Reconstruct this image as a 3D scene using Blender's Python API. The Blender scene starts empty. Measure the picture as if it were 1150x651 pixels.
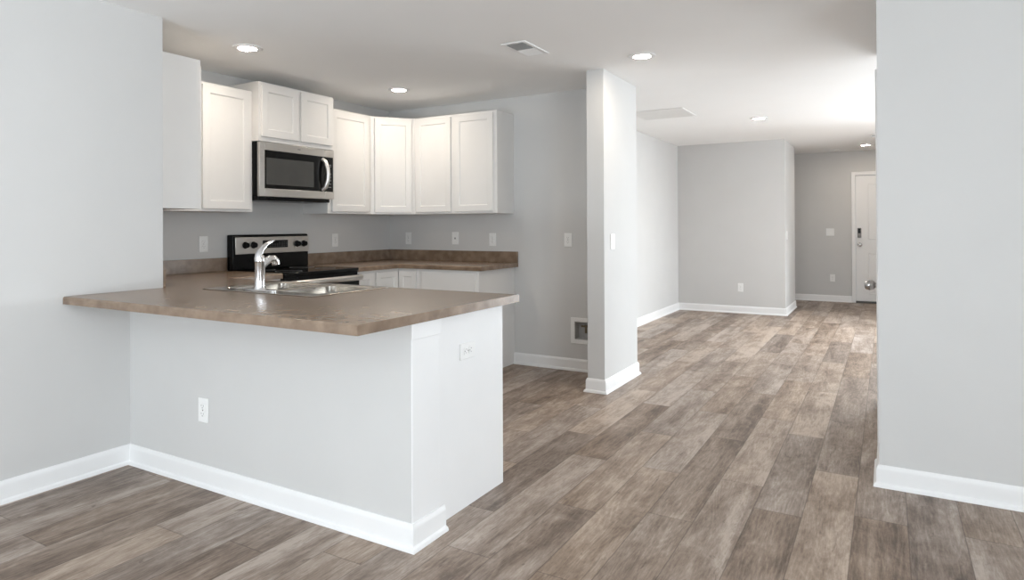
import bpy, bmesh, math, random
from mathutils import Matrix, Vector
random.seed(4)
C = bpy.context.scene.collection
sc = bpy.context.scene

# ------------------------------------------------------------------ camera
TH, PIT, ROLL, HC = 0.5311, 0.0043, -0.0043, 1.264
cam = bpy.data.cameras.new('camera'); cam_o = bpy.data.objects.new('camera', cam); C.objects.link(cam_o)
cam.sensor_width = 36.0; cam.sensor_fit = 'HORIZONTAL'
cam.lens = 737.172 / 1150 * 36
cam.shift_x = (575 - 562.906) / 1150
cam.shift_y = -(325.5 - 249.925) / 1150
cam.clip_start = 0.05; cam.clip_end = 100
F = Vector((-math.sin(TH) * math.cos(PIT), math.cos(TH) * math.cos(PIT), math.sin(PIT)))
R0 = Vector((math.cos(TH), math.sin(TH), 0)); U0 = R0.cross(F)
c_, s_ = math.cos(ROLL), math.sin(ROLL)
R = R0 * c_ + U0 * s_; U = U0 * c_ - R0 * s_
M = Matrix((R, U, -F)).transposed().to_4x4(); M.translation = Vector((0, 0, HC))
cam_o.matrix_world = M
sc.camera = cam_o

# ------------------------------------------------------------------ world, daylight, exposure
sc.view_settings.view_transform = 'Standard'
sc.view_settings.look = 'None'
sc.view_settings.gamma = 1.0
sc.view_settings.use_curve_mapping = False
sc.view_settings.exposure = 0.1
sc.cycles.use_denoising = True
sc.cycles.max_bounces = 14; sc.cycles.diffuse_bounces = 8; sc.cycles.glossy_bounces = 5
sc.cycles.sample_clamp_indirect = 6.0
sc.cycles.caustics_reflective = False; sc.cycles.caustics_refractive = False
w = bpy.data.worlds.new('overcast_sky'); sc.world = w; w.use_nodes = True
bg = w.node_tree.nodes['Background']; bg.inputs['Color'].default_value = (0.86, 0.93, 1.0, 1); bg.inputs['Strength'].default_value = 1.2

DAY = (0.85, 0.935, 1.0)
def window_light(name, loc, direction, sx, sy, power):
    l = bpy.data.lights.new(name, 'AREA'); l.shape = 'RECTANGLE'; l.size = sx; l.size_y = sy
    l.energy = power; l.color = DAY
    o = bpy.data.objects.new(name, l); C.objects.link(o); o.location = loc
    o.rotation_euler = Vector(direction).to_track_quat('-Z', 'Y').to_euler()
    return o
# sky light falls inward and down through each window; the two low upward lamps are added fill for the ceilings
window_light('daylight_patio_sky', (-1.9, -2.75, 1.25), (0, 1, -0.1), 2.4, 1.8, 52)
window_light('ceiling_fill_patio', (-1.9, -2.72, 0.40), (0, 1, 2.2), 2.4, 0.7, 90)
window_light('daylight_dining_sky', (2.75, -0.3, 1.35), (-1, 0, -0.3), 2.2, 1.6, 118)
window_light('ceiling_fill_dining', (2.72, -0.3, 0.85), (-1, 0, 2.2), 2.2, 0.6, 55)
window_light('daylight_living_sky', (2.75, 7.3, 1.25), (-1, 0, -0.3), 3.2, 1.9, 75)
window_light('daylight_front_sky', (1.75, 9.97, 1.25), (0, -1, -0.8), 1.7, 1.8, 380)
LAMP_STRENGTH = 175.0; HALL_LAMP_STRENGTH = 190.0
LAMP_COLOR = (1.0, 0.88, 0.74)

# ------------------------------------------------------------------ materials
def lin(c):
    return tuple((v / 12.92 if v <= 0.04045 else ((v + 0.055) / 1.055) ** 2.4) for v in (x / 255 for x in c)) + (1,)
def new_mat(name):
    m = bpy.data.materials.new(name); m.use_nodes = True
    return m, m.node_tree, m.node_tree.nodes['Principled BSDF']
def N(t, kind, **kw):
    n = t.nodes.new(kind)
    for k, v in kw.items(): setattr(n, k, v)
    return n
def coords(t, scale=(1, 1, 1)):
    g = N(t, 'ShaderNodeNewGeometry'); mp = N(t, 'ShaderNodeMapping'); mp.inputs['Scale'].default_value = scale
    t.links.new(g.outputs['Position'], mp.inputs['Vector'])
    return mp.outputs['Vector']
def mottled(name, c0, c1, scale=6, rough=0.5, metallic=0.0, bump=0.0, bump_scale=300, detail=4, spec=0.5, stretch=(1, 1, 1), coat=0.0, coat_rough=0.1):
    m, t, b = new_mat(name)
    no = N(t, 'ShaderNodeTexNoise'); no.inputs['Scale'].default_value = scale; no.inputs['Detail'].default_value = detail
    t.links.new(coords(t, stretch), no.inputs['Vector'])
    r = N(t, 'ShaderNodeValToRGB'); r.color_ramp.elements[0].position = 0.3; r.color_ramp.elements[1].position = 0.7
    r.color_ramp.elements[0].color = c0; r.color_ramp.elements[1].color = c1
    t.links.new(no.outputs['Fac'], r.inputs['Fac']); t.links.new(r.outputs['Color'], b.inputs['Base Color'])
    b.inputs['Roughness'].default_value = rough; b.inputs['Metallic'].default_value = metallic
    b.inputs['Specular IOR Level'].default_value = spec
    b.inputs['Coat Weight'].default_value = coat; b.inputs['Coat Roughness'].default_value = coat_rough
    if bump:
        n2 = N(t, 'ShaderNodeTexNoise'); n2.inputs['Scale'].default_value = bump_scale; n2.inputs['Detail'].default_value = 2
        t.links.new(coords(t), n2.inputs['Vector'])
        bp = N(t, 'ShaderNodeBump'); bp.inputs['Strength'].default_value = bump; bp.inputs['Distance'].default_value = 0.002
        t.links.new(n2.outputs['Fac'], bp.inputs['Height']); t.links.new(bp.outputs['Normal'], b.inputs['Normal'])
    return m
def g(v, k=1.0): return (v, v, v, 1)

WALL = mottled('wall_paint', (0.60, 0.597, 0.589, 1), (0.615, 0.611, 0.603, 1), 3, 0.75, bump=0.05, bump_scale=180, spec=0.25)
CEIL = mottled('ceiling_paint', (0.90, 0.90, 0.895, 1), (0.91, 0.91, 0.905, 1), 3, 0.9, bump=0.05, bump_scale=120, spec=0.1)
TRIM = mottled('white_trim_paint', (0.81, 0.81, 0.81, 1), (0.83, 0.83, 0.83, 1), 4, 0.4, spec=0.4)
CAB = mottled('white_cabinet_lacquer', (0.74, 0.73, 0.715, 1), (0.76, 0.75, 0.735, 1), 4, 0.42, spec=0.4)
CABIN = mottled('cabinet_underside_board', (0.62, 0.56, 0.47, 1), (0.68, 0.62, 0.52, 1), 12, 0.6)
PLATE = mottled('white_plastic', (0.82, 0.82, 0.81, 1), (0.84, 0.84, 0.83, 1), 4, 0.35)
OUTSLOT = mottled('outlet_slot_grey', (0.26, 0.26, 0.26, 1), (0.30, 0.30, 0.30, 1), 4, 0.6)
SLOT = mottled('dark_slot', (0.08, 0.08, 0.08, 1), (0.1, 0.1, 0.1, 1), 4, 0.6)
STEEL = mottled('brushed_stainless', (0.60, 0.575, 0.54, 1), (0.68, 0.655, 0.62, 1), 8, 0.30, 1.0, stretch=(40, 1, 60))
SINKST = mottled('sink_stainless', (0.47, 0.44, 0.40, 1), (0.54, 0.51, 0.47, 1), 8, 0.2, 1.0, stretch=(1, 30, 30))
CHROME = mottled('chrome', (0.80, 0.80, 0.81, 1), (0.84, 0.84, 0.85, 1), 3, 0.12, 1.0)
HANDLE = mottled('light_satin_steel', (0.76, 0.75, 0.73, 1), (0.82, 0.81, 0.79, 1), 4, 0.38, 1.0)
BOXGREY = mottled('valve_box_shaded_grey', (0.44, 0.43, 0.42, 1), (0.50, 0.49, 0.48, 1), 5, 0.5)  # grey box inside, with the shading of the recess put into its colour
NICKEL = mottled('satin_nickel', (0.42, 0.41, 0.40, 1), (0.48, 0.47, 0.46, 1), 3, 0.25, 1.0)
BLACK = mottled('black_enamel', (0.004, 0.004, 0.004, 1), (0.007, 0.007, 0.007, 1), 5, 0.25, spec=0.18)
GLASS = mottled('black_oven_glass', (0.005, 0.005, 0.005, 1), (0.008, 0.008, 0.008, 1), 5, 0.07, spec=0.25)
MWGLASS = mottled('microwave_window_mesh', (0.055, 0.055, 0.052, 1), (0.065, 0.065, 0.062, 1), 5, 0.25)
KEYGREY = mottled('grey_print', (0.22, 0.22, 0.22, 1), (0.26, 0.26, 0.26, 1), 5, 0.5)
DIMPRINT = mottled('dim_button_print', (0.05, 0.05, 0.05, 1), (0.07, 0.07, 0.07, 1), 5, 0.5)
VENTGREY = mottled('vent_shadow_grey', (0.20, 0.20, 0.20, 1), (0.24, 0.24, 0.24, 1), 5, 0.6)
BRASS = mottled('brass_valve', (0.16, 0.13, 0.09, 1), (0.22, 0.18, 0.12, 1), 5, 0.4, 0.8)
COUNTER = mottled('brown_slate_laminate', (0.155, 0.102, 0.065, 1), (0.265, 0.186, 0.126, 1), 14, 0.27, detail=5, spec=0.9)
def lamp_mat(name, strength):
    m, t, b = new_mat(name)
    b.inputs['Base Color'].default_value = (0.9, 0.9, 0.9, 1)
    b.inputs['Emission Color'].default_value = LAMP_COLOR + (1,); b.inputs['Emission Strength'].default_value = strength
    return m
LENS = lamp_mat('kitchen_lamp_lens', LAMP_STRENGTH); LENS2 = lamp_mat('hall_lamp_lens', HALL_LAMP_STRENGTH)

def floor_mat():
    m, t, b = new_mat('grey_brown_plank_vinyl'); L = t.links
    ge = N(t, 'ShaderNodeNewGeometry'); sp = N(t, 'ShaderNodeSeparateXYZ'); L.new(ge.outputs['Position'], sp.inputs[0])
    def ma(op, a, b_=None):
        n = N(t, 'ShaderNodeMath', operation=op)
        for i, v in enumerate((a, b_)):
            if v is None: continue
            if isinstance(v, (int, float)): n.inputs[i].default_value = v
            else: L.new(v, n.inputs[i])
        return n.outputs[0]
    PW, PL = 0.1965, 1.2
    u = ma('DIVIDE', ma('ADD', sp.outputs['X'], 0.128 + PW * 40), PW)
    col = ma('FLOOR', u); fu = ma('FRACT', u)
    wn = N(t, 'ShaderNodeTexWhiteNoise', noise_dimensions='1D'); L.new(col, wn.inputs['W'])
    off = ma('ADD', ma('MULTIPLY', col, 0.44), ma('MULTIPLY', wn.outputs['Value'], 0.28))
    v = ma('ADD', ma('DIVIDE', ma('ADD', sp.outputs['Y'], 20.0), PL), off)
    row = ma('FLOOR', v); fv = ma('FRACT', v)
    cb = N(t, 'ShaderNodeCombineXYZ'); L.new(col, cb.inputs[0]); L.new(row, cb.inputs[1])
    w2 = N(t, 'ShaderNodeTexWhiteNoise', noise_dimensions='2D'); L.new(cb.outputs[0], w2.inputs['Vector'])
    rnd = w2.outputs['Value']
    # grain coordinates: stretched along the plank, shifted per plank
    gc = N(t, 'ShaderNodeCombineXYZ')
    L.new(ma('ADD', ma('MULTIPLY', sp.outputs['X'], 1.0), ma('MULTIPLY', rnd, 37.0)), gc.inputs[0])
    L.new(ma('ADD', ma('MULTIPLY', sp.outputs['Y'], 0.11), ma('MULTIPLY', rnd, 11.0)), gc.inputs[1])
    L.new(ma('MULTIPLY', rnd, 53.0), gc.inputs[2])
    def noise(scale, detail, rough=0.6, dist=0.0, vec=None):
        n = N(t, 'ShaderNodeTexNoise'); n.inputs['Scale'].default_value = scale; n.inputs['Detail'].default_value = detail
        n.inputs['Roughness'].default_value = rough; n.inputs['Distortion'].default_value = dist
        L.new(vec or gc.outputs[0], n.inputs['Vector']); return n.outputs['Fac']
    fine = noise(120, 6, 0.75)
    broad = noise(8, 5, 0.62, 0.8)
    # cathedral figure: thin contour lines of a low noise field
    fld = noise(4.5, 2, 0.5, 0.5)
    rings = ma('POWER', ma('MULTIPLY', ma('ABSOLUTE', ma('SUBTRACT', ma('FRACT', ma('MULTIPLY', fld, 26.0)), 0.5)), 2.0), 2.2)
    # weathered blotches, less stretched
    gc2 = N(t, 'ShaderNodeCombineXYZ')
    L.new(ma('ADD', sp.outputs['X'], ma('MULTIPLY', rnd, 21.0)), gc2.inputs[0]); L.new(ma('ADD', ma('MULTIPLY', sp.outputs['Y'], 0.5), ma('MULTIPLY', rnd, 7.0)), gc2.inputs[1])
    blot = noise(6, 7, 0.72, 0.5, gc2.outputs[0])
    def ramp(fac, stops):
        r = N(t, 'ShaderNodeValToRGB'); e = r.color_ramp.elements
        e[0].position, e[0].color = stops[0]; e[1].position, e[1].color = stops[-1]
        for p, c in stops[1:-1]:
            x = e.new(p); x.color = c
        L.new(fac, r.inputs['Fac']); return r.outputs['Color']
    def mul(c1, c2, f=1.0):
        x = N(t, 'ShaderNodeMix', data_type='RGBA', blend_type='MULTIPLY'); x.inputs[0].default_value = f
        L.new(c1, x.inputs[6]); L.new(c2, x.inputs[7]); return x.outputs[2]
    mixv = ma('ADD', ma('ADD', ma('MULTIPLY', broad, 0.50), ma('MULTIPLY', fine, 0.42)), ma('ADD', ma('MULTIPLY', blot, 0.52), ma('MULTIPLY', rings, 0.045)))
    mixv = ma('ADD', mixv, ma('MULTIPLY', ma('SUBTRACT', rnd, 0.5), 0.15))
    mixv = ma('SUBTRACT', mixv, 0.222)
    base = ramp(mixv, [(0.31, (0.085, 0.058, 0.042, 1)), (0.42, (0.185, 0.136, 0.103, 1)), (0.52, (0.285, 0.222, 0.176, 1)), (0.66, (0.46, 0.385, 0.325, 1))])
    # some planks greyer, some browner
    w3 = N(t, 'ShaderNodeTexWhiteNoise', noise_dimensions='3D'); cb3 = N(t, 'ShaderNodeCombineXYZ'); L.new(col, cb3.inputs[0]); L.new(row, cb3.inputs[1]); cb3.inputs[2].default_value = 7.3
    L.new(cb3.outputs[0], w3.inputs['Vector'])
    base = mul(base, ramp(ma('ADD', ma('MULTIPLY', w3.outputs['Value'], 0.6), ma('MULTIPLY', noise(3, 3, 0.6, 0.3, gc2.outputs[0]), 0.4)), [(0.2, (1.05, 1.0, 0.94, 1)), (0.8, (0.97, 0.99, 1.03, 1))]))
    # knots, dark cracks along the grain
    base = mul(base, ramp(noise(13, 4, 0.65, 1.4, gc2.outputs[0]), [(0.27, (0.42, 0.38, 0.35, 1)), (0.36, (1, 1, 1, 1))]), 0.8)
    base = mul(base, ramp(noise(38, 3, 0.6, 0.9), [(0.29, (0.50, 0.46, 0.43, 1)), (0.35, (1, 1, 1, 1))]), 0.75)
    # joints
    eu = ma('MULTIPLY', ma('MINIMUM', fu, ma('SUBTRACT', 1.0, fu)), PW)
    ev = ma('MULTIPLY', ma('MINIMUM', fv, ma('SUBTRACT', 1.0, fv)), PL)
    gap = ma('MINIMUM', eu, ev)
    gr = ramp(ma('DIVIDE', gap, 0.004), [(0.25, (0.45, 0.42, 0.40, 1)), (0.8, (1, 1, 1, 1))])
    m2 = N(t, 'ShaderNodeMix', data_type='RGBA', blend_type='MULTIPLY'); m2.inputs[0].default_value = 0.8
    L.new(base, m2.inputs[6]); L.new(gr, m2.inputs[7])
    L.new(m2.outputs[2], b.inputs['Base Color'])
    rr = N(t, 'ShaderNodeMapRange'); L.new(mixv, rr.inputs[0]); rr.inputs[3].default_value = 0.52; rr.inputs[4].default_value = 0.38
    L.new(rr.outputs[0], b.inputs['Roughness']); b.inputs['Specular IOR Level'].default_value = 0.5
    bp = N(t, 'ShaderNodeBump'); bp.inputs['Strength'].default_value = 0.12; bp.inputs['Distance'].default_value = 0.002
    hh = ma('ADD', fine, ma('MULTIPLY', ma('MINIMUM', ma('DIVIDE', gap, 0.003), 1.0), 1.0))
    L.new(hh, bp.inputs['Height']); L.new(bp.outputs['Normal'], b.inputs['Normal'])
    return m
FLOOR = floor_mat()

# ------------------------------------------------------------------ mesh helpers
def box(bm, x0, x1, y0, y1, z0, z1):
    vs = [bm.verts.new((x, y, z)) for z in (z0, z1) for x, y in ((x0, y0), (x1, y0), (x1, y1), (x0, y1))]
    for f in ((3, 2, 1, 0), (4, 5, 6, 7), (0, 1, 5, 4), (1, 2, 6, 5), (2, 3, 7, 6), (3, 0, 4, 7)):
        bm.faces.new([vs[i] for i in f])
def B(*boxes):
    bm = bmesh.new()
    for b in boxes: box(bm, *b)
    return bm
def lathe(bm, prof, center=(0, 0, 0), axis='z', seg=32, cap=True):
    cx, cy, cz = center; rings = []
    for r, h in prof:
        ring = []
        for k in range(seg):
            a = 2 * math.pi * k / seg; p, q = r * math.cos(a), r * math.sin(a)
            ring.append(bm.verts.new({'z': (cx + p, cy + q, cz + h), 'x': (cx + h, cy + p, cz + q), 'y': (cx + q, cy + h, cz + p)}[axis]))
        rings.append(ring)
    for a, b in zip(rings, rings[1:]):
        for k in range(seg): bm.faces.new((a[k], a[(k + 1) % seg], b[(k + 1) % seg], b[k]))
    if cap:
        bm.faces.new(rings[0][::-1]); bm.faces.new(rings[-1])
def prism(bm, poly, z0, z1):
    a = [bm.verts.new((x, y, z0)) for x, y in poly]; b = [bm.verts.new((x, y, z1)) for x, y in poly]
    n = len(poly); bm.faces.new(a[::-1]); bm.faces.new(b)
    for i in range(n): bm.faces.new((a[i], a[(i + 1) % n], b[(i + 1) % n], b[i]))
def prism_axis(bm, poly, a0, a1, axis):
    """polygon in the other two coordinates, extruded along an axis ('y': poly is (x,z); 'x': poly is (y,z))"""
    f = (lambda p, a: (p[0], a, p[1])) if axis == 'y' else (lambda p, a: (a, p[0], p[1]))
    A = [bm.verts.new(f(p, a0)) for p in poly]; Bv = [bm.verts.new(f(p, a1)) for p in poly]
    n = len(poly); bm.faces.new(A[::-1]); bm.faces.new(Bv)
    for i in range(n): bm.faces.new((A[i], A[(i + 1) % n], Bv[(i + 1) % n], Bv[i]))
def tube(bm, pts, radii, seg=16, flat=None):
    """swept round (or flattened) section; flat = (width factor, thickness factor)"""
    pts = [Vector(p) for p in pts]; rings = []
    prev = None
    for i, p in enumerate(pts):
        d = (pts[min(i + 1, len(pts) - 1)] - pts[max(i - 1, 0)]).normalized()
        if prev is None:
            n = d.cross(Vector((1, 0, 0)));
            if n.length < 0.1: n = d.cross(Vector((0, 1, 0)))
            n.normalize()
        else: n = (prev - d * prev.dot(d)).normalized()
        prev = n; bnm = d.cross(n)
        fw, ft = flat[i] if flat else (1, 1)
        rings.append([bm.verts.new(p + (n * math.cos(2 * math.pi * k / seg) * ft + bnm * math.sin(2 * math.pi * k / seg) * fw) * radii[i]) for k in range(seg)])
    for a, b in zip(rings, rings[1:]):
        for k in range(seg): bm.faces.new((a[k], a[(k + 1) % seg], b[(k + 1) % seg], b[k]))
    bm.faces.new(rings[0][::-1]); bm.faces.new(rings[-1])
def slab(xs, ys, inside, z0, z1):
    """clean slab over grid cells (holes and notches allowed)"""
    bm = bmesh.new(); V = {}
    def v(i, j, k):
        if (i, j, k) not in V: V[(i, j, k)] = bm.verts.new((xs[i], ys[j], (z0, z1)[k]))
        return V[(i, j, k)]
    nx, ny = len(xs) - 1, len(ys) - 1
    ins = [[inside((xs[i] + xs[i + 1]) / 2, (ys[j] + ys[j + 1]) / 2) for j in range(ny)] for i in range(nx)]
    q = lambda i, j: 0 <= i < nx and 0 <= j < ny and ins[i][j]
    for i in range(nx):
        for j in range(ny):
            if not q(i, j): continue
            bm.faces.new((v(i, j, 1), v(i + 1, j, 1), v(i + 1, j + 1, 1), v(i, j + 1, 1)))
            bm.faces.new((v(i, j + 1, 0), v(i + 1, j + 1, 0), v(i + 1, j, 0), v(i, j, 0)))
            if not q(i, j - 1): bm.faces.new((v(i, j, 0), v(i + 1, j, 0), v(i + 1, j, 1), v(i, j, 1)))
            if not q(i + 1, j): bm.faces.new((v(i + 1, j, 0), v(i + 1, j + 1, 0), v(i + 1, j + 1, 1), v(i + 1, j, 1)))
            if not q(i, j + 1): bm.faces.new((v(i + 1, j + 1, 0), v(i, j + 1, 0), v(i, j + 1, 1), v(i + 1, j + 1, 1)))
            if not q(i - 1, j): bm.faces.new((v(i, j + 1, 0), v(i, j, 0), v(i, j, 1), v(i, j + 1, 1)))
    bmesh.ops.dissolve_limit(bm, angle_limit=0.01, verts=bm.verts, edges=bm.edges)
    return bm
def obj(name, bm, mat, parent=None, bevel=0.0, seg=2, smooth=True, origin=None):
    bmesh.ops.recalc_face_normals(bm, faces=bm.faces)
    me = bpy.data.meshes.new(name)
    if origin is not None: bmesh.ops.translate(bm, verts=bm.verts, vec=-Vector(origin))
    bm.to_mesh(me); bm.free()
    for m in (mat if isinstance(mat, (list, tuple)) else [mat]): me.materials.append(m)
    if smooth:
        me.polygons.foreach_set('use_smooth', [True] * len(me.polygons)); me.set_sharp_from_angle(angle=math.radians(32))
    o = bpy.data.objects.new(name, me); C.objects.link(o)
    if origin is not None: o.location = origin
    if bevel:
        md = o.modifiers.new('edge', 'BEVEL'); md.width = bevel; md.segments = seg; md.limit_method = 'ANGLE'; md.angle_limit = math.radians(40)
        md.harden_normals = False
    if parent is not None: o.parent = parent
    return o
def tag(o, label, cat, group=None):
    o['label'] = label; o['category'] = cat
    if group: o['group'] = group
    return o
def thing(name, label, cat, loc=(0, 0, 0), rotz=0.0, group=None, rx=0.0):
    o = bpy.data.objects.new(name, None); C.objects.link(o); o.empty_display_size = 0.1
    o.location = loc; o.rotation_euler = (rx, 0, rotz)
    return tag(o, label, cat, group)
def wpart(name, bm, mat, t, **kw):
    """part modelled in world coordinates under an unrotated thing"""
    bmesh.ops.translate(bm, verts=bm.verts, vec=-Vector(t.location))
    return obj(name, bm, mat, t, **kw)
def struct(name, bm, mat, **kw):
    o = obj(name, bm, mat, **kw); o['kind'] = 'structure'; return o
def copy_tree(o, parent=None):
    c = o.copy(); C.objects.link(c)
    if parent is not None: c.parent = parent
    for ch in list(o.children): copy_tree(ch, c)
    return c

# ------------------------------------------------------------------ dimensions
xL, yN, xN = -3.5107, 2.0332, -1.6064          # left wall, half wall front, half wall end
yNb = 2.19                                      # half wall back
yRet = 2.2194                                   # end of the left wall
xK, yB = -4.4201, 5.2532                        # range wall, kitchen back wall
xS0, xS1, yS0, yS1 = -1.9673, -1.8307, 4.6401, 5.3854
xF, yF, xFc, yHc, yH = -2.6914, 9.7996, -1.2124, 10.92, 11.984
xR, yR = -0.0379, 3.6602
ZC = 2.4396; zc = 0.9227; zb = 0.8847           # ceiling, worktop top, worktop underside
XW, YW = 2.6, -2.6                              # east wall and south wall inner faces
zU0, zU1 = 1.3729, 2.2806

# ------------------------------------------------------------------ setting
struct('floor', B((-4.6, XW + .15, YW - .15, yH + .15, -0.06, 0.0)), FLOOR, smooth=False)
struct('ceiling', B((-4.6, XW + .15, YW - .15, yH + .15, ZC, ZC + 0.1)), CEIL, smooth=False)
def wall(name, *boxes): return struct(name, B(*boxes), WALL, smooth=False)
wall('wall_left', (xK - .13, xL, YW, yRet, 0, ZC))
wall('wall_kitchen_left', (xK - .13, xK, yRet, yS1, 0, ZC))
# kitchen back wall, with the recess for the ice-maker valve box
bx0, bx1, bz0, bz1 = -2.347, -2.185, 0.273, 0.425
bm = slab([xK, bx0, bx1, xS0], [0, bz0, bz1, ZC], lambda x, z: not (bx0 < x < bx1 and bz0 < z < bz1), 0, 0.1322)
bmesh.ops.transform(bm, matrix=Matrix(((1, 0, 0, 0), (0, 0, 1, yB), (0, 1, 0, 0), (0, 0, 0, 1))), verts=bm.verts)
box(bm, bx0 - .01, bx1 + .01, yB + .085, yB + .125, bz0 - .01, bz1 + .01)
struct('wall_kitchen_back', bm, WALL, smooth=False)
wall('wall_kitchen_stub', (xS0, xS1, yS0, yS1, 0, ZC))
wall('wall_living_left', (xF - .13, xF, yS1, yF, 0, ZC), (xK - .13, xF - .13, yS1, yS1 + .13, 0, ZC))
wall('wall_living_back', (xF - .13, xFc, yF, yHc, 0, ZC))
wall('wall_hall_left', (xF - .26, xF - .13, yF, yH, 0, ZC))
# hall end wall with door opening
dx0, dx1, dz = -0.433, 0.482, 2.045
wall('wall_hall_end', (xF - .13, dx0, yH, yH + .12, 0, ZC), (dx1, XW, yH, yH + .12, 0, ZC), (dx0, dx1, yH, yH + .12, dz, ZC))
wall('wall_hall_right', (0.75, 0.87, 9.8, yH, 0, ZC))
bm = slab([.87, .95, 2.5, XW], [0, .3, 2.1, ZC], lambda x, z: not (.95 < x < 2.5 and .3 < z < 2.1), 0, .12)
bmesh.ops.transform(bm, matrix=Matrix(((1, 0, 0, 0), (0, 0, 1, 9.8), (0, 1, 0, 0), (0, 0, 0, 1))), verts=bm.verts)
struct('wall_living_front', bm, WALL, smooth=False)
struct('window_4', B((.95, 1.0, 9.83, 9.91, .3, 2.1), (2.45, 2.5, 9.83, 9.91, .3, 2.1), (.95, 2.5, 9.83, 9.91, .3, .35), (.95, 2.5, 9.83, 9.91, 2.05, 2.1), (.95, 2.5, 9.83, 9.91, 1.33, 1.37)), TRIM, bevel=.004)
wall('wall_right', (xR, XW, yR, 5.28, 0, ZC))
# east wall with two windows, south wall with patio door opening
def wall_x(name, x0, x1, y0, y1, holes):
    ys = sorted({y0, y1} | {h[0] for h in holes} | {h[1] for h in holes}); zs = sorted({0, ZC} | {h[2] for h in holes} | {h[3] for h in holes})
    bm = slab(ys, zs, lambda y, z: not any(h[0] < y < h[1] and h[2] < z < h[3] for h in holes), 0, x1 - x0)
    bmesh.ops.transform(bm, matrix=Matrix(((0, 0, 1, x0), (1, 0, 0, 0), (0, 1, 0, 0), (0, 0, 0, 1))), verts=bm.verts)
    return struct(name, bm, WALL, smooth=False)
wall_x('wall_east', XW, XW + .15, YW - .15, yH + .12, [(-1.4, 0.8, 0.55, 2.15), (5.7, 8.9, 0.3, 2.2)])
bm = slab([xK - .13, -3.1, -.7, XW], [0, 0.02, 2.15, ZC], lambda x, z: not (-3.1 < x < -.7 and .02 < z < 2.15), 0, .15)
bmesh.ops.transform(bm, matrix=Matrix(((1, 0, 0, 0), (0, 0, 1, YW - .15), (0, 1, 0, 0), (0, 0, 0, 1))), verts=bm.verts)
struct('wall_south', bm, WALL, smooth=False)
def frame_x(name, x, y0, y1, z0, z1, mull):
    bs = [(x, x + .09, y0, y0 + .06, z0, z1), (x, x + .09, y1 - .06, y1, z0, z1), (x, x + .09, y0, y1, z0, z0 + .06), (x, x + .09, y0, y1, z1 - .06, z1)]
    for m in mull: bs.append((x, x + .09, m - .03, m + .03, z0, z1))
    struct(name, B(*bs), TRIM, bevel=.004)
frame_x('window_1', XW + .03, -1.4, 0.8, .55, 2.15, [-0.3])
frame_x('window_2', XW + .03, 5.7, 8.9, .3, 2.2, [6.77, 7.83])
yq = YW - .11
struct('window_3', B((-3.1, -3.03, yq, yq + .08, .02, 2.15), (-.77, -.7, yq, yq + .08, .02, 2.15), (-3.1, -.7, yq, yq + .08, 2.08, 2.15), (-3.1, -.7, yq, yq + .08, .02, .09), (-1.94, -1.86, yq, yq + .08, .02, 2.15)), TRIM, bevel=.004)
# half wall below the breakfast bar
struct('wall_peninsula', B((xL, xN, yN, yNb, 0, zb)), WALL, smooth=False)
struct('trim_1', B((xN, xN + .006, yN, yNb + .02, 0, zb), ), TRIM, bevel=.0015)      # white end board of the half wall
struct('trim_6', B((xL, xN + .006, yN - .006, yN, .818, zb)), WALL, smooth=False)     # cleat under the overhang, painted like the wall
struct('trim_2', B((xN + .006, xN + .014, yN - .006, yNb + .028, .818, zb)), TRIM, bevel=.002)

# baseboards with shoe moulding, mitred sweep
BP = [(0.0, 0.0), (0.026, 0.0), (0.026, 0.006), (0.022, 0.015), (0.0145, 0.0195), (0.013, 0.021), (0.013, 0.080), (0.0115, 0.090), (0.0075, 0.098), (0.0055, 0.103), (0.0, 0.103)]
def baseboards(pts, parts):
    pts = [Vector(p) for p in pts]; n = len(pts); dirs = [(pts[i + 1] - pts[i]).normalized() for i in range(n - 1)]
    nr = [Vector((d.y, -d.x)) for d in dirs]                 # right-hand side faces the room
    def mit(i):
        if i == 0: return nr[0]
        if i == n - 1: return nr[-1]
        m = nr[i - 1] + nr[i]; return m / m.dot(nr[i])
    for name, a, b in parts:
        bm = bmesh.new(); rings = []
        for i in range(a, b + 1):
            m = mit(i); rings.append([bm.verts.new((pts[i].x + m.x * t, pts[i].y + m.y * t, z)) for t, z in BP])
        k = len(BP)
        for A, Q in zip(rings, rings[1:]):
            for j in range(k): bm.faces.new((A[j], A[(j + 1) % k], Q[(j + 1) % k], Q[j]))
        bm.faces.new(rings[0]); bm.faces.new(rings[-1][::-1])
        struct(name, bm, TRIM)
baseboards([(xL, YW), (xL, yN), (xN + .006, yN), (xN + .006, yNb + .05)], [('baseboard_left', 0, 1), ('baseboard_peninsula', 1, 3)])
baseboards([(-2.9475, yB), (xS0, yB), (xS0, yS0), (xS1, yS0), (xS1, yS1), (xF, yS1), (xF, yF), (xFc, yF), (xFc, yHc)],
           [('baseboard_kitchen_back', 0, 1), ('baseboard_stub', 1, 5), ('baseboard_living', 5, 8)])
baseboards([(xF - .13, yH), (dx0 - .056, yH)], [('baseboard_hall', 0, 1)])
baseboards([(xR, 4.02), (xR, yR), (XW, yR)], [('baseboard_right', 0, 2)])

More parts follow.
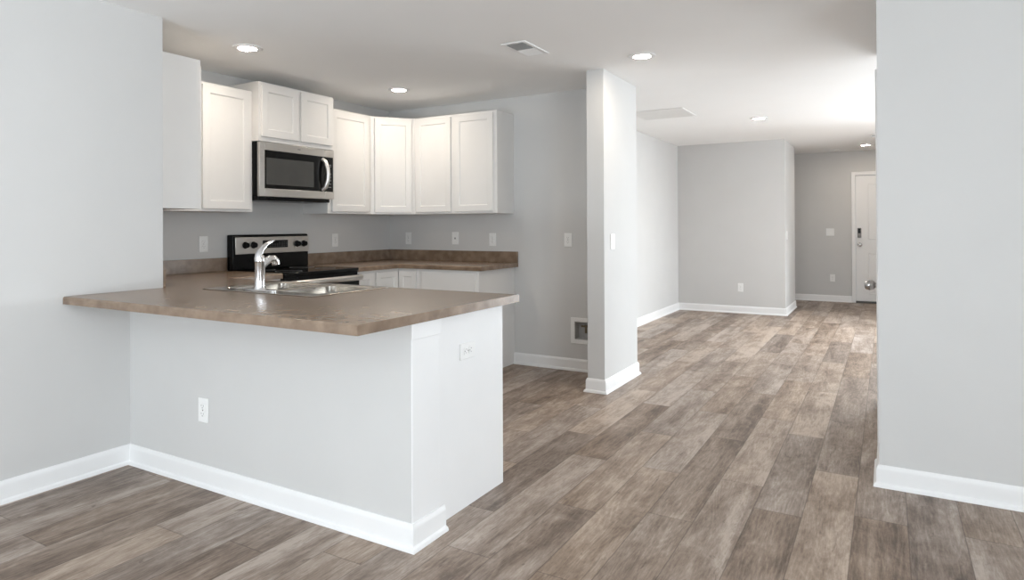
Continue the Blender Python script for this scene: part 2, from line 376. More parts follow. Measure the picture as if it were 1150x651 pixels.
# front door at the end of the hall
door = struct('door_1', B((dx0 + .004, dx1 - .004, yH + .012, yH + .052, .03, dz - .006)), TRIM, smooth=False, bevel=.002)
def panel_ring(x0, x1, z0, z1, y, s=.022, d=.008):
    bm = bmesh.new()
    loops = [(0, 0), (.35 * s, d), (s, .004)]
    rings = []
    for ins, h in loops:
        rings.append([bm.verts.new((x, y - h, z)) for x, z in ((x0 + ins, z0 + ins), (x1 - ins, z0 + ins), (x1 - ins, z1 - ins), (x0 + ins, z1 - ins))])
    for a, b in zip(rings, rings[1:]):
        for k in range(4): bm.faces.new((a[k], a[(k + 1) % 4], b[(k + 1) % 4], b[k]))
    bm.faces.new(rings[-1])
    return bm
for x0, x1 in ((-.258, -.015), (.065, .308)):
    for z0, z1 in ((.14, .80), (1.015, 1.90)):
        p = obj('panel', panel_ring(x0, x1, z0, z1, yH + .0118), TRIM, door, smooth=False)
bm = bmesh.new(); lathe(bm, [(.034, 0), (.034, -.006), (.012, -.010), (.012, -.03), (.026, -.036), (.03, -.05), (.022, -.062), (.004, -.066)], (-.374, yH + .012, .934), 'y', 24)
obj('door_knob', bm, NICKEL, door)['label'] = 'satin nickel knob'
kp = obj('keypad_lock', B((-.408, -.352, yH - .014, yH + .012, 1.045, 1.20)), KEYGREY, door, bevel=.006)
kp['label'] = 'grey keypad deadbolt'
obj('keypad', B((-.399, -.361, yH - .017, yH - .013, 1.115, 1.192)), BLACK, kp, bevel=.002)
cw = .056
struct('trim_3', B((dx0 - cw, dx0, yH - .014, yH + .01, 0, dz + cw), (dx1, dx1 + cw, yH - .014, yH + .01, 0, dz + cw), (dx0, dx1, yH - .014, yH + .01, dz, dz + cw),
                   (dx0 - cw, dx0 - cw + .014, yH - .022, yH - .014, 0, dz + cw), (dx0 - cw, dx1 + cw, yH - .022, yH - .014, dz + cw - .014, dz + cw)), TRIM, bevel=.003)
struct('trim_4', B((dx0, dx1, yH - .02, yH + .1, 0, .03)), SLOT, bevel=.004)    # dark threshold under the door
# closet door on the hidden side of the right wall; only its knob shows past the corner
door2 = struct('door_2', B((xR - .006, xR, 4.10, 4.86, .015, 2.03)), TRIM, smooth=False)
struct('trim_5', B((xR - .012, xR, 4.04, 4.095, 0, 2.09), (xR - .012, xR, 4.865, 4.92, 0, 2.09), (xR - .012, xR, 4.095, 4.865, 2.035, 2.09)), TRIM, bevel=.003)
bm = bmesh.new(); lathe(bm, [(.033, 0), (.033, -.006), (.014, -.009), (.015, -.015), (.024, -.020), (.0285, -.030), (.0295, -.042), (.0275, -.054), (.021, -.063), (.006, -.067)], (xR - .006, 4.19, .925), 'x', 28)
obj('door_knob', bm, NICKEL, door2)['label'] = 'round satin nickel knob'

# ------------------------------------------------------------------ shaker doors, cabinets
def shaker(bm, w_, h_, th=.019, rail=.057, rec=.009):
    """local: width along X (0..w), height Z (0..h), front at y=-th, back at y=0"""
    r = rail
    o_ = [(0, 0), (w_, 0), (w_, h_), (0, h_)]; i_ = [(r, r), (w_ - r, r), (w_ - r, h_ - r), (r, h_ - r)]
    e = .004; j_ = [(r + e, r + e), (w_ - r - e, r + e), (w_ - r - e, h_ - r - e), (r + e, h_ - r - e)]
    bk = [bm.verts.new((x, 0, z)) for x, z in o_]; fo = [bm.verts.new((x, -th, z)) for x, z in o_]
    fi = [bm.verts.new((x, -th, z)) for x, z in i_]; fj = [bm.verts.new((x, -th + rec, z)) for x, z in j_]
    bm.faces.new(bk)
    for k in range(4):
        l = (k + 1) % 4
        bm.faces.new((bk[k], bk[l], fo[l], fo[k])); bm.faces.new((fo[k], fo[l], fi[l], fi[k])); bm.faces.new((fi[k], fi[l], fj[l], fj[k]))
    bm.faces.new(fj[::-1])
def flat_front(bm, w_, h_, th=.019):
    box(bm, 0, w_, -th, 0, 0, h_)
def place(bm, origin, ang):
    bmesh.ops.transform(bm, matrix=Matrix.Translation(origin) @ Matrix.Rotation(ang, 4, 'Z'), verts=bm.verts); return bm
# faces: '+x' front (width runs along +Y), '-y' front (width runs along +X), '+y' front (width runs along -X)
ANG = {'-y': 0.0, '+x': math.pi / 2, '+y': math.pi}
def front(t, name, kind, face, plane, a0, a1, z0, z1, rail=.057):
    bm = bmesh.new()
    (shaker(bm, a1 - a0, z1 - z0, rail=rail) if kind == 'shaker' else flat_front(bm, a1 - a0, z1 - z0))
    org = {'+x': (plane, a0, z0), '-y': (a0, plane, z0), '+y': (a1, plane, z0)}[face]
    place(bm, org, ANG[face])
    return wpart(name, bm, CAB, t, bevel=.003, smooth=False)
def cabinet(label, cat, body, doors, toe=None, group=None, name='wall_cabinet'):
    """body: list of boxes (first gives the base); doors: list of front() arguments"""
    b0 = body[0]; t = thing(name, label, cat, ((b0[0] + b0[1]) / 2, (b0[2] + b0[3]) / 2, b0[4] if toe is None else 0), group=group)
    wpart('body', B(*body), CAB, t, bevel=.0015, smooth=False)
    for d in doors: front(t, *d)
    if toe: wpart('toe_kick', B(toe), CAB, t, smooth=False)
    return t
G = 'white upper cabinets around the kitchen'
d = .0004
xU = -4.1178; yU = 4.9544; xM = -4.0466
yM0, yM1 = 3.3112, 4.0823; yU3 = 4.6281; xD = -3.857; xUe = -2.9502
# cabinet on the return wall, its end panel faces the camera
ca = cabinet('tall white upper cabinet turned edge-on beside the left foreground wall', 'cabinet',
        [(xK + .31, -3.608, yRet + d, 2.524, zU0, zU1), (-3.608, -3.6035, yRet + d, 2.499, zU0, zU1 - .002)], [('door', 'shaker', '+y', 2.524, -4.08, -3.63, zU0 + .02, zU1 - .03)], group=G)
cb = cabinet('white upper cabinet with single shaker door left of the microwave', 'cabinet',
        [(xK + d, xU, 2.53, yM0 - .001, zU0, zU1)], [('door', 'shaker', '+x', xU, 2.887, 3.283, zU0 + .018, zU1 - .018)], group=G)
cm = cabinet('short white two-door upper cabinet directly above the microwave', 'cabinet',
        [(xK + d, xM, yM0, yM1, 1.907, 2.3528)], [('door', 'shaker', '+x', xM, 3.331, 3.689, 1.94, 2.337), ('door', 'shaker', '+x', xM, 3.717, 4.060, 1.94, 2.337)], group=G)
cc = cabinet('white upper cabinet with single shaker door right of the microwave', 'cabinet',
        [(xK + d, xU, yM1 + .001, yU3 - .0005, zU0, zU1)], [('door', 'shaker', '+x', xU, 4.122, 4.585, zU0 + .018, zU1 - .018)], group=G)
# diagonal corner cabinet
td = thing('corner_wall_cabinet', 'white diagonal upper cabinet filling the kitchen corner', 'cabinet', (-4.2, 5.0, zU0), group=G)
bm = bmesh.new(); prism(bm, [(xK + d, yU3), (xU, yU3), (xD - .0005, yU), (xD - .0005, yB - d), (xK + d, yB - d)], zU0, zU1)
wpart('body', bm, CAB, td, bevel=.0015, smooth=False)
p0, p1 = Vector((xU, yU3)), Vector((xD, yU)); dv = (p1 - p0); ln = dv.length; dv.normalize()
bm = bmesh.new(); shaker(bm, ln - .068, zU1 - zU0 - .036)
q0 = p0 + dv * .034
bmesh.ops.transform(bm, matrix=Matrix.Translation((q0.x, q0.y, zU0 + .018)) @ Matrix.Rotation(math.atan2(dv.y, dv.x), 4, 'Z'), verts=bm.verts)
wpart('door', bm, CAB, td, bevel=.0018, smooth=False)
ce = cabinet('white two-door upper cabinet on the kitchen back wall with exposed right side', 'cabinet',
        [(xD, xUe, yU, yB - d, zU0, zU1)], [('door', 'shaker', '-y', yU, -3.838, -3.437, zU0 + .018, zU1 - .018), ('door', 'shaker', '-y', yU, -3.395, -2.985, zU0 + .018, zU1 - .018)], group=G)

# base cabinets
GB = 'white base cabinets below the worktops'
fx = xK + .61; fy = yB - .61; zt = .105; zk = zb - .0005
xBe, xBc = -2.9065, -2.9475
cabinet('white base cabinet with drawer front at right of back worktop', 'cabinet',
        [(-3.578, xBc, fy, yB - d, zt, zk), (xBc - .02, xBc, fy + .07, yB - d, 0, zt)], [('drawer', 'flat', '-y', fy, -3.53, -2.972, .70, .858), ('door', 'shaker', '-y', fy, -3.53, -3.258, zt + .015, .675), ('door', 'shaker', '-y', fy, -3.244, -2.972, zt + .015, .675)],
        toe=(-3.578, xBc - .02, fy + .075, fy + .09, 0, zt), group=GB, name='base_cabinet')
t = thing('corner_base_cabinet', 'white corner base cabinet with folding shaker doors in the inner kitchen corner', 'cabinet', (-4.1, 4.9, 0), group=GB)
bm = bmesh.new(); prism(bm, [(xK + d, 4.313), (fx, 4.313), (fx, fy), (-3.5785, fy), (-3.5785, yB - d), (xK + d, yB - d)], zt, zk)
wpart('body', bm, CAB, t, bevel=.0015, smooth=False)
front(t, 'door', 'shaker', '+x', fx, 4.333, fy - .022, zt + .015, .862, .05); front(t, 'door', 'shaker', '-y', fy, fx + .022, -3.598, zt + .015, .862, .05)
wpart('toe_kick', B((fx - .09, fx - .075, 4.313, fy + .09, 0, zt), (fx - .075, -3.5785, fy + .075, fy + .09, 0, zt)), CAB, t, smooth=False)
cabinet('narrow white base cabinet just right of the range', 'cabinet',
        [(xK + d, fx, 4.0835, 4.3125, zt, zk)], [('door', 'shaker', '+x', fx, 4.105, 4.298, zt + .015, .862, .05)],
        toe=(fx - .09, fx - .075, 4.0835, 4.3125, 0, zt), group=GB, name='base_cabinet')
cabinet('white base cabinet left of the range under the brown worktop', 'cabinet',
        [(xK + d, fx, 2.83, 3.309, zt, zk)], [('drawer', 'flat', '+x', fx, 2.86, 3.29, .70, .858), ('door', 'shaker', '+x', fx, 2.86, 3.29, zt + .015, .675)],
        toe=(fx - .09, fx - .075, 2.83, 3.309, 0, zt), group=GB, name='base_cabinet')
pf = 2.7776
t = thing('base_cabinet', 'white sink base cabinet inside the peninsula facing the range', 'cabinet', (-2.8, 2.5, 0), group=GB)
for x0, x1 in ((-3.30, -3.282), (-2.318, -2.30)): wpart('side_panel', B((x0, x1, yRet + d, pf, zt, zk)), CAB, t, smooth=False)
wpart('bottom_panel', B((-3.282, -2.318, yRet + d, pf, zt, zt + .018)), CAB, t, smooth=False)
wpart('back_panel', B((-3.282, -2.318, yRet + d, yRet + .012, zt + .018, zk)), CAB, t, smooth=False)
wpart('front_rail', B((-3.282, -2.318, pf - .018, pf, .84, zk)), CAB, t, smooth=False)
front(t, 'door', 'shaker', '+y', pf, -3.285, -2.807, zt + .015, .84); front(t, 'door', 'shaker', '+y', pf, -2.793, -2.315, zt + .015, .84)
wpart('toe_kick', B((-3.30, -2.30, pf - .09, pf - .075, 0, zt)), CAB, t, smooth=False)
cabinet('white end cabinet of the peninsula with plain side panel and outlet', 'cabinet',
        [(-2.299, -1.6555, yRet + d, pf, zt, zk)],
        [('drawer', 'flat', '+y', pf, -2.28, -1.67, .70, .858), ('door', 'shaker', '+y', pf, -2.28, -1.98, zt + .015, .675), ('door', 'shaker', '+y', pf, -1.97, -1.67, zt + .015, .675)],
        toe=(-2.299, -1.6555, pf - .09, pf - .075, 0, zt), group=GB, name='base_cabinet')
wpart('end_panel', B((-1.6555, -1.638, yNb + .022, 2.797, 0, zk)), TRIM, bpy.data.objects['base_cabinet.004'], bevel=.0015)

# ------------------------------------------------------------------ worktops
def round_top(bm, z, pred, rad=.011, rad_seg=4):
    es = [e for e in bm.edges if all(abs(v.co.z - z) < 1e-5 for v in e.verts) and pred((e.verts[0].co + e.verts[1].co) / 2, e)]
    if es: bmesh.ops.bevel(bm, geom=es, offset=rad, segments=rad_seg, profile=0.5, affect='EDGES')
sx0, sx1, sy0, sy1 = -3.225, -2.385, 2.265, 2.825        # sink rim
hx0, hx1, hy0, hy1 = sx0 + .02, sx1 - .02, sy0 + .02, sy1 - .02
yCf, xC, yCb = 1.6987, -1.5749, 2.855
xs = [xK + d, -3.785, xL + d, hx0, hx1, xC]; ys = [yCf, yRet + d, hy0, hy1, yCb, 3.309]
xs.sort(); ys.sort()
def in_a(x, y):
    if hx0 < x < hx1 and hy0 < y < hy1: return False
    if y > yCb: return x < -3.785
    if x < xL: return y > yRet
    return True
bm = slab(xs, ys, in_a, zb, zc)
def edge_a(c, e):
    if hx0 - .01 < c.x < hx1 + .01 and hy0 - .01 < c.y < hy1 + .01: return False
    return abs(c.y - yCf) < 1e-4 or (abs(c.y - yCb) < 1e-4 and c.x > -3.8) or (abs(c.x + 3.785) < 1e-4 and c.y > yCb - .01)
round_top(bm, zc, edge_a)
wa = thing('worktop', 'brown laminate worktop forming the breakfast bar around the sink', 'countertop', (-2.6, 2.2, zb))
wpart('slab', bm, COUNTER, wa)
wpart('backsplash', B((xK + d, xK + .02, yRet + .02, 3.305, zc, 1.0247), (xK + d, xL - .002, yRet + d, yRet + .02, zc, 1.0247)), COUNTER, wa, bevel=.002)
wb = thing('worktop', 'brown laminate L-shaped worktop along the kitchen back wall', 'countertop', (-4.0, 4.9, zb))
yb1 = yB - .635
bm = slab([xK + d, -3.785, xBe], [4.0835, yb1, yB - d], lambda x, y: y > yb1 or x < -3.785, zb, zc)
round_top(bm, zc, lambda c, e: abs(c.y - yb1) < 1e-4 or abs(c.x + 3.785) < 1e-4)
wpart('slab', bm, COUNTER, wb)
wpart('backsplash', B((xK + d, xK + .02, 4.092, yB - d, zc, 1.0247), (xK + .02, xBe, yB - .02, yB - d, zc, 1.0247)), COUNTER, wb, bevel=.002)

# ------------------------------------------------------------------ sink and faucet
sk = thing('kitchen_sink', 'stainless double-bowl drop-in sink set in the breakfast bar worktop', 'sink', ((sx0 + sx1) / 2, (sy0 + sy1) / 2, zc - .18))
b1 = (sx0 + .045, -2.825, sy0 + .095, sy1 - .04); b2 = (-2.785, sx1 - .045, sy0 + .095, sy1 - .04)
xs = sorted([sx0, sx1, b1[0], b1[1], b2[0], b2[1]]); ys = sorted([sy0, sy1, b1[2], b1[3]])
inb = lambda x, y: any(b[0] < x < b[1] and b[2] < y < b[3] for b in (b1, b2))
bm = slab(xs, ys, lambda x, y: not inb(x, y), zc + .0002, zc + .005)
wpart('rim', bm, SINKST, sk, bevel=.0025)
def rrect(x0, x1, y0, y1, r, seg=6):
    pts = []
    for cx, cy, a0 in ((x1 - r, y0 + r, -90), (x1 - r, y1 - r, 0), (x0 + r, y1 - r, 90), (x0 + r, y0 + r, 180)):
        for k in range(seg + 1):
            a = math.radians(a0 + 90 * k / seg); pts.append((cx + r * math.cos(a), cy + r * math.sin(a)))
    return pts
for b in (b1, b2):
    bm = bmesh.new(); rings = []
    for ins, z, r in ((-.006, .0035, .055), (.0, .0035, .05), (.006, -.004, .05), (.010, -.14, .05), (.022, -.163, .05), (.05, -.172, .05), (.09, -.174, .04)):
        rings.append([bm.verts.new((x, y, zc + z)) for x, y in rrect(b[0] + ins, b[1] - ins, b[2] + ins, b[3] - ins, r)])
    for A, Q in zip(rings, rings[1:]):
        k = len(A)
        for i in range(k): bm.faces.new((A[i], A[(i + 1) % k], Q[(i + 1) % k], Q[i]))
    bm.faces.new(rings[-1])
    # rounded corner fillers closing the gap between the square hole and the round bowl mouth
    sq = [(b[1] + .001, b[2] - .001), (b[1] + .001, b[3] + .001), (b[0] - .001, b[3] + .001), (b[0] - .001, b[2] - .001)]
    rp = rrect(b[0], b[1], b[2], b[3], .05)
    for ci in range(4):
        c0 = bm.verts.new((sq[ci][0], sq[ci][1], zc + .0046)); arc = [bm.verts.new((x, y, zc + .0046)) for x, y in rp[ci * 7:ci * 7 + 7]]
        for i in range(6): bm.faces.new((c0, arc[i], arc[i + 1]))
    wl = wpart('bowl', bm, SINKST, sk)
    bm = bmesh.new(); lathe(bm, [(.001, -.176), (.045, -.176), (.045, -.171), (.034, -.170), (.03, -.174), (.001, -.1745)], ((b[0] + b[1]) / 2, (b[2] + b[3]) / 2, zc), 'z', 24, cap=False)
    dr = wpart('drain', bm, CHROME, sk)
fx0, fy0 = -2.825, 2.318
fz = zc + .005
fa = thing('faucet', 'chrome single-lever kitchen faucet standing behind the double sink', 'faucet', (fx0, fy0, fz))
bm = bmesh.new(); prism(bm, [(fx0 + .125 * math.cos(a) * (1 if abs(math.cos(a)) < 2 else 1), fy0 + .03 * math.sin(a)) for a in [2 * math.pi * k / 40 for k in range(40)]], fz, fz + .009)
wpart('deck_plate', bm, CHROME, fa, bevel=.003)
bm = bmesh.new(); lathe(bm, [(.031, .009), (.0275, .016), (.0255, .03), (.0255, .150), (.0265, .152), (.0265, .160), (.0255, .172), (.021, .184), (.012, .192), (.002, .194)], (fx0, fy0, fz), 'z', 36)
wpart('body', bm, CHROME, fa)
bm = bmesh.new(); tube(bm, [(fx0, fy0 + .012, fz + .128), (fx0, fy0 + .04, fz + .150), (fx0, fy0 + .065, fz + .163), (fx0, fy0 + .088, fz + .162), (fx0, fy0 + .102, fz + .148), (fx0, fy0 + .105, fz + .134)], [.017, .0185, .020, .0215, .0215, .021], 20)
wpart('spout', bm, CHROME, fa)
bm = bmesh.new(); tube(bm, [(fx0, fy0 - .012, fz + .165), (fx0, fy0 - .008, fz + .190), (fx0, fy0 + .012, fz + .218), (fx0, fy0 + .045, fz + .244), (fx0, fy0 + .082, fz + .259), (fx0, fy0 + .094, fz + .261)], [.019, .021, .017, .0125, .010, .006], 18, flat=[(1.1, .9), (1.1, .75), (1.1, .65), (1.1, .6), (1.1, .6), (1, .6)])
wpart('lever', bm, CHROME, fa)

# ------------------------------------------------------------------ range
ry0, ry1 = 3.3145, 4.0795; rx1 = -3.775
rg = thing('range', 'black and stainless electric range standing against the left kitchen wall', 'stove', (-4.08, 3.697, 0))
wpart('body', B((-4.40, rx1, ry0, ry1, .09, .895), (-4.38, rx1 - .06, ry0 + .03, ry1 - .03, 0, .09)), BLACK, rg, bevel=.003)
wpart('cooktop', B((-4.40, rx1 + .012, ry0 - .0015, ry1 + .0015, .895, .922)), GLASS, rg, bevel=.005, seg=3)
bm = bmesh.new(); prism_axis(bm, [(-4.416, .922), (-4.345, .922), (-4.348, 1.04), (-4.352, 1.192), (-4.362, 1.2), (-4.416, 1.2)], ry0 - .0015, ry1 + .0015, 'y')
bgd = wpart('backguard', bm, BLACK, rg, bevel=.008, seg=3)
def bpart(name, bm, mat, par, **kw):
    wl = Vector(rg.location); bmesh.ops.translate(bm, verts=bm.verts, vec=-wl); return obj(name, bm, mat, par, **kw)
bm = bmesh.new(); prism_axis(bm, [(-4.3505, 1.047), (-4.342, 1.047), (-4.346, 1.180), (-4.3545, 1.184)], ry0 + .022, ry1 + .001, 'y')
bpart('control_panel', bm, STEEL, bgd, bevel=.003)['label'] = 'stainless control panel'
bpart('display', B((-4.348, -4.3405, 3.594, 3.849, 1.090, 1.152)), GLASS, bgd, bevel=.001)
kb = [(-4.3405, 3.612 + .024 * i, 3.626 + .024 * i, 1.098 + .016 * j, 1.106 + .016 * j) for i in range(10) for j in range(3) if not (3 < i < 6 and j == 2)]
bpart('button_print', B(*[(a, a + .0006, y0, y1, z0, z1) for a, y0, y1, z0, z1 in kb]), DIMPRINT, bgd, smooth=False)
for y in (3.427, 3.504, 3.950, 4.025):
    bm = bmesh.new(); lathe(bm, [(.027, 0), (.027, .006), (.022, .010), (.020, .030), (.017, .033), (.002, .033)], (-4.346, y, 1.117), 'x', 24)
    box(bm, -4.316, -4.310, y - .004, y + .004, 1.098, 1.136)
    bpart('knob', bm, BLACK, bgd)
bm = B((rx1, rx1 + .022, ry0 + .004, ry1 - .004, .20, .868)); od = wpart('oven_door', bm, GLASS, rg, bevel=.003)
bm = bmesh.new(); tube(bm, [(-3.722, ry0 + .02, .846), (-3.708, ry0 + .06, .846), (-3.706, 3.697, .846), (-3.708, ry1 - .06, .846), (-3.722, ry1 - .02, .846)], [.0235] * 5, 16)
hd = bpart('handle', bm, STEEL, od)
bpart('handle_bracket', B((rx1 + .018, -3.712, ry0 + .022, ry0 + .05, .832, .860)), BLACK, hd, bevel=.004)
bpart('handle_bracket', B((rx1 + .018, -3.712, ry1 - .05, ry1 - .022, .832, .860)), BLACK, hd, bevel=.004)
wpart('storage_drawer', B((rx1, rx1 + .02, ry0 + .004, ry1 - .004, .095, .192)), STEEL, rg, bevel=.003)
# burner rings printed on the glass
for bx_, by_, br in ((-4.22, 3.51, .08), (-4.22, 3.89, .10), (-3.95, 3.51, .10), (-3.95, 3.89, .08)):
    bm = bmesh.new(); lathe(bm, [(br, .9222), (br, .9226), (br - .004, .9226), (br - .004, .9222)], (bx_, by_, 0), 'z', 40, cap=False)
    wpart('burner_ring', bm, KEYGREY, rg)

# ------------------------------------------------------------------ microwave
mw = thing('microwave', 'stainless over-the-range microwave mounted above the electric range', 'microwave', (-4.23, 3.697, 1.491))
my0, my1 = 3.3145, 4.0815; mx1 = -4.0387
wpart('case', B((xK + .004, mx1 - .028, my0, my1, 1.498, 1.9035)), BLACK, mw, bevel=.003)
wpart('bottom_grille', B((xK + .06, mx1 - .032, my0 + .004, my1 - .02, 1.462, 1.4985)), BLACK, mw, bevel=.006)
def wsub(name, bm, mat, par, t, **kw):
    bmesh.ops.translate(bm, verts=bm.verts, vec=-Vector(t.location)); return obj(name, bm, mat, par, **kw)
yd = 3.975
xf = mx1 - .028
fd = wpart('door', B((xf, mx1, my0, my0 + .048, 1.491, 1.9035), (xf, mx1, my0 + .048, yd, 1.842, 1.9035), (xf, mx1, my0 + .048, yd, 1.491, 1.553)), STEEL, mw, bevel=.0025)
fd['label'] = 'stainless door frame'
wsub('door_glass', B((xf, mx1 - .003, my0 + .047, yd, 1.552, 1.843)), GLASS, fd, mw)
wsub('window', B((mx1 - .004, mx1 - .0024, 3.378, 3.855, 1.583, 1.787)), MWGLASS, fd, mw)
bm = bmesh.new(); tube(bm, [(mx1 - .004, 3.952, 1.822), (mx1 + .024, 3.958, 1.80), (mx1 + .044, 3.964, 1.74), (mx1 + .048, 3.966, 1.693), (mx1 + .044, 3.964, 1.645), (mx1 + .024, 3.958, 1.585), (mx1 - .004, 3.952, 1.566)], [.017] * 7, 14)
wsub('handle', bm, HANDLE, fd, mw)['label'] = 'bright bowed vertical handle'
cp = wpart('control_panel', B((xf, mx1, yd + .002, my1, 1.842, 1.9035), (xf, mx1, yd + .002, my1, 1.491, 1.553), (xf, mx1, my1 - .010, my1, 1.553, 1.842)), STEEL, mw, bevel=.0025)
wsub('keypad', B((xf, mx1 - .003, yd + .002, my1 - .0105, 1.552, 1.843)), GLASS, cp, mw)
pr = [(mx1 - .0032, mx1 - .0024, 4.012, 4.05, z, z + .006) for z in (1.775, 1.762, 1.70, 1.672, 1.644, 1.616, 1.588)]
for k in pr: wsub('key_legend', B(k), KEYGREY, cp, mw, smooth=False)
wsub('badge', B((mx1 - .0005, mx1 + .0008, 3.682, 3.712, 1.872, 1.879)), KEYGREY, fd, mw)

# ------------------------------------------------------------------ outlets, switches
# local frame: plate lies in XZ, front towards -Y, centred on the origin
def plate_bm(w_=.074, h_=.12):
    return B((-w_ / 2, w_ / 2, -.006, -.0002, -h_ / 2, h_ / 2))
def outlet_proto(label, loc, rotz, group):
    t = thing('wall_outlet', label, 'outlet', loc, rotz, group)
    obj('plate', plate_bm(), PLATE, t, bevel=.003, seg=3)
    for s in (-1, 1):
        bm = bmesh.new(); prism_axis(bm, [(x, z + s * .0195) for x, z in rrect(-.017, .017, -.0145, .0145, .010, 5)], -.0085, -.005, 'y')
        r = obj('receptacle', bm, PLATE, t)
        obj('slots', B((-.009, -.0065, -.009, -.0084, s * .0195 - .001, s * .0195 + .008), (.0065, .009, -.009, -.0084, s * .0195 - .001, s * .0195 + .006), (-.0025, .0025, -.009, -.0084, s * .0195 - .0105, s * .0195 - .0055)), OUTSLOT, r, smooth=False)
    bm = bmesh.new(); lathe(bm, [(.0035, -.007), (.0035, -.006)], (0, 0, 0), 'y', 12); obj('screw', bm, NICKEL, t)
    return t
def switch_proto(label, loc, rotz, group, gangs=1):
    t = thing('light_switch', label, 'switch', loc, rotz, group)
    obj('plate', plate_bm(.074 + .046 * (gangs - 1)), PLATE, t, bevel=.003, seg=3)
    for k in range(gangs):
        x = (k - (gangs - 1) / 2) * .046
        bm = bmesh.new(); prism_axis(bm, [(-.0062, -.033), (-.0062, .033), (-.0115, .033), (-.0075, .0), (-.0085, -.033)], x - .0165, x + .0165, 'x')
        r = obj('rocker', bm, PLATE, t, bevel=.001)
    return t
PX = math.pi / 2     # facing +X
GO = 'white duplex wall outlets'
o1 = outlet_proto('white outlet on the half wall under the breakfast bar', (-2.886, yN, .369), 0, GO)
def outlet(label, loc, rotz, rot_flat=False):
    o = copy_tree(o1); o.location = loc; o.rotation_euler = (0, 0, rotz); o['label'] = label
    if rot_flat: o.rotation_euler = (0, math.pi / 2, rotz)
    return o
outlet('white outlet on the kitchen wall left of the range', (xK, 3.112, 1.134), PX)
outlet('white outlet on the left kitchen wall just right of the range', (xK, 4.473, 1.134), PX)
outlet('white outlet near the corner on the kitchen back wall above the backsplash', (-4.172, yB, 1.138), 0)
outlet('white outlet on the back wall near the right end of the backsplash', (-3.178, yB, 1.133), 0)
outlet('white outlet in the refrigerator alcove above the recessed valve box', (-2.406, yB, 1.135), 0)
outlet('white outlet mounted sideways on the peninsula end panel', (-1.638, 2.478, .702), PX, True)
outlet('white outlet low on the far living room wall', (-1.803, yF, .366), 0)
outlet('white outlet low on the hall end wall beside the front door', (-.77, yH, .385), 0)
tj = thing('phone_jack', 'white single-jack wall plate in the middle above the back worktop', 'jack', (-3.60, yB, 1.142), 0)
obj('plate', plate_bm(), PLATE, tj, bevel=.003, seg=3)
obj('jack', B((-.008, .008, -.0085, -.006, -.008, .008)), VENTGREY, tj, bevel=.001)
s1 = switch_proto('white light switch on the side of the stub wall', (xS1, 4.81, 1.136), PX, 'white light switches')
sw = switch_proto('white double light switch on the hall end wall beside the front door', (-.80, yH, 1.133), 0, 'white light switches', 2)
s2 = copy_tree(s1); s2.location = (xFc, 9.98, 1.11); s2['label'] = 'white light switch around the corner at the hall entrance'

# ice-maker valve box
ib = thing('valve_box', 'white recessed water valve box low in the refrigerator alcove', 'valve box', ((bx0 + bx1) / 2, yB, (bz0 + bz1) / 2))
fr = .036
wpart('frame', B((bx0 - fr, bx0, yB - .008, yB, bz0 - fr, bz1 + fr), (bx1, bx1 + fr, yB - .008, yB, bz0 - fr, bz1 + fr), (bx0, bx1, yB - .008, yB, bz1, bz1 + fr), (bx0, bx1, yB - .008, yB, bz0 - fr, bz0)), PLATE, ib, bevel=.002)
wpart('back_shell', B((bx0, bx1, yB + .078, yB + .085, bz0, bz1), (bx0, bx0 + .003, yB, yB + .08, bz0, bz1), (bx1 - .003, bx1, yB, yB + .08, bz0, bz1), (bx0, bx1, yB, yB + .08, bz0, bz0 + .003), (bx0, bx1, yB, yB + .08, bz1 - .003, bz1)), BOXGREY, ib, smooth=False)
bm = bmesh.new(); lathe(bm, [(.010, 0), (.010, .055), (.014, .056), (.014, .072)], (-2.262, yB + .045, bz0 + .052), 'z', 16)
tube(bm, [(-2.262, yB + .045, bz0 + .115), (-2.262, yB + .015, bz0 + .115)], [.008, .008], 12)
box(bm, -2.292, -2.232, yB + .008, yB + .016, bz0 + .107, bz0 + .123)
wpart('valve', bm, BRASS, ib)['label'] = 'dark water valve'

# ------------------------------------------------------------------ ceiling fittings
def downlight(label, x, y):
    t = thing('recessed_light', label, 'ceiling light', (x, y, ZC), group='round recessed ceiling lights')
    bm = bmesh.new(); lathe(bm, [(.059, -.0002), (.093, -.0002), (.094, -.003), (.090, -.007), (.062, -.009), (.059, -.006)], (0, 0, 0), 'z', 40, cap=False)
    vs = bm.verts; obj('trim_ring', bm, TRIM, t)
    bm = bmesh.new(); lathe(bm, [(.0585, -.0005), (.0585, -.0065), (.054, -.008), (.001, -.0085)], (0, 0, 0), 'z', 40, cap=False); obj('lens', bm, LENS, t)
    return t
dl = downlight('lit round recessed ceiling light nearest the left foreground wall', -3.617, 2.874)
for label, x, y in (('lit round recessed ceiling light above the kitchen corner cabinets', -3.621, 4.432), ('lit round recessed ceiling light in front of the stub wall', -1.461, 4.429),
                    ('lit round recessed ceiling light over the living room', -1.215, 7.70), ('lit round recessed ceiling light in the hall near the front door', -.266, 11.152)):
    o = copy_tree(dl); o.location = (x, y, ZC); o['label'] = label
    if x > -2:
        for ch in o.children:
            if ch.name.startswith('lens'): ch.data = ch.data.copy(); ch.data.materials[0] = LENS2
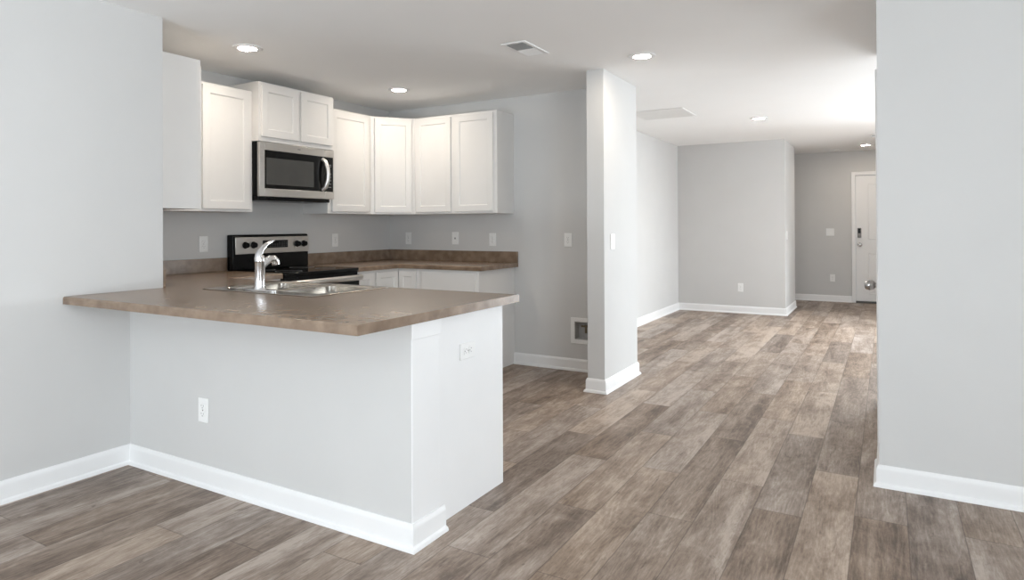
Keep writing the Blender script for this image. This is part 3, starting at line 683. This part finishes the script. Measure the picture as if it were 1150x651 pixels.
def register(name, label, x0, x1, y0, y1, nl, two=True, par='x'):
    t = thing(name, label, 'vent', ((x0 + x1) / 2, (y0 + y1) / 2, ZC))
    f = .026
    bm = B((x0, x0 + f, y0, y1, ZC - .008, ZC - .0002), (x1 - f, x1, y0, y1, ZC - .008, ZC - .0002), (x0 + f, x1 - f, y0, y0 + f, ZC - .008, ZC - .0002), (x0 + f, x1 - f, y1 - f, y1, ZC - .008, ZC - .0002))
    wpart('frame', bm, PLATE, t, bevel=.003)
    wpart('duct_opening', B((x0 + f, x1 - f, y0 + f, y1 - f, ZC - .002, ZC - .0006)), VENTGREY, t, smooth=False)
    return t, f
# supply register: two banks of louvers tilted opposite ways
x0, x1, y0, y1 = -2.152, -1.974, 3.665, 4.018
t, f = register('ceiling_vent', 'small white two-way air vent in the ceiling above the peninsula', x0, x1, y0, y1, 0)
ym = (y0 + y1) / 2
for k in range(24):
    yy = y0 + f + (y1 - y0 - 2 * f) * (k + .5) / 24
    s = 1 if yy < ym else -1
    bm = bmesh.new(); prism_axis(bm, [(yy - s * .0055, ZC - .010), (yy - s * .0055 + .0012, ZC - .010), (yy + s * .0055 + .0012, ZC - .0022), (yy + s * .0055, ZC - .0022)], x0 + f, x1 - f, 'x')
    wpart('louver', bm, PLATE, t, smooth=False)
wpart('center_bar', B((x0 + f, x1 - f, ym - .004, ym + .004, ZC - .0105, ZC - .002)), PLATE, t)
# return-air grille over the living room
x0, x1, y0, y1 = -2.33, -1.757, 6.585, 7.15
t, f = register('return_air_grille', 'large white square return air grille in ceiling beyond the stub wall', x0, x1, y0, y1, 0)
bpy.data.objects['duct_opening.001'].data.materials[0] = PLATE
for k in range(26):
    yy = y0 + f + (y1 - y0 - 2 * f) * (k + .5) / 26
    bm = bmesh.new(); prism_axis(bm, [(yy - .011, ZC - .0022), (yy - .0095, ZC - .0022), (yy + .0105, ZC - .009), (yy + .009, ZC - .009)], x0 + f, x1 - f, 'x')
    wpart('louver', bm, PLATE, t, smooth=False)
# small hall register
x0, x1, y0, y1 = -.88, -.62, 11.53, 11.78
t, f = register('ceiling_vent', 'small white air vent in the hall ceiling near the end wall', x0, x1, y0, y1, 0)
for k in range(9):
    yy = y0 + f + (y1 - y0 - 2 * f) * (k + .5) / 9
    bm = bmesh.new(); prism_axis(bm, [(yy - .012, ZC - .0022), (yy - .0105, ZC - .0022), (yy + .0125, ZC - .009), (yy + .011, ZC - .009)], x0 + f, x1 - f, 'x')
    wpart('louver', bm, PLATE, t, smooth=False)
# smoke detector
t = thing('smoke_detector', 'round white smoke detector on the hall ceiling beside the right wall', 'smoke detector', (-.11, 9.93, ZC))
bm = bmesh.new(); lathe(bm, [(.068, -.0002), (.068, -.012), (.06, -.016)], (0, 0, 0), 'z', 32, cap=False); obj('base', bm, PLATE, t)
bm = bmesh.new(); lathe(bm, [(.052, -.014), (.052, -.024), (.05, -.024)], (0, 0, 0), 'z', 32); obj('vent_slot', bm, SLOT, t)
bm = bmesh.new(); lathe(bm, [(.058, -.023), (.058, -.034), (.045, -.043), (.002, -.045)], (0, 0, 0), 'z', 32); obj('cover', bm, PLATE, t)
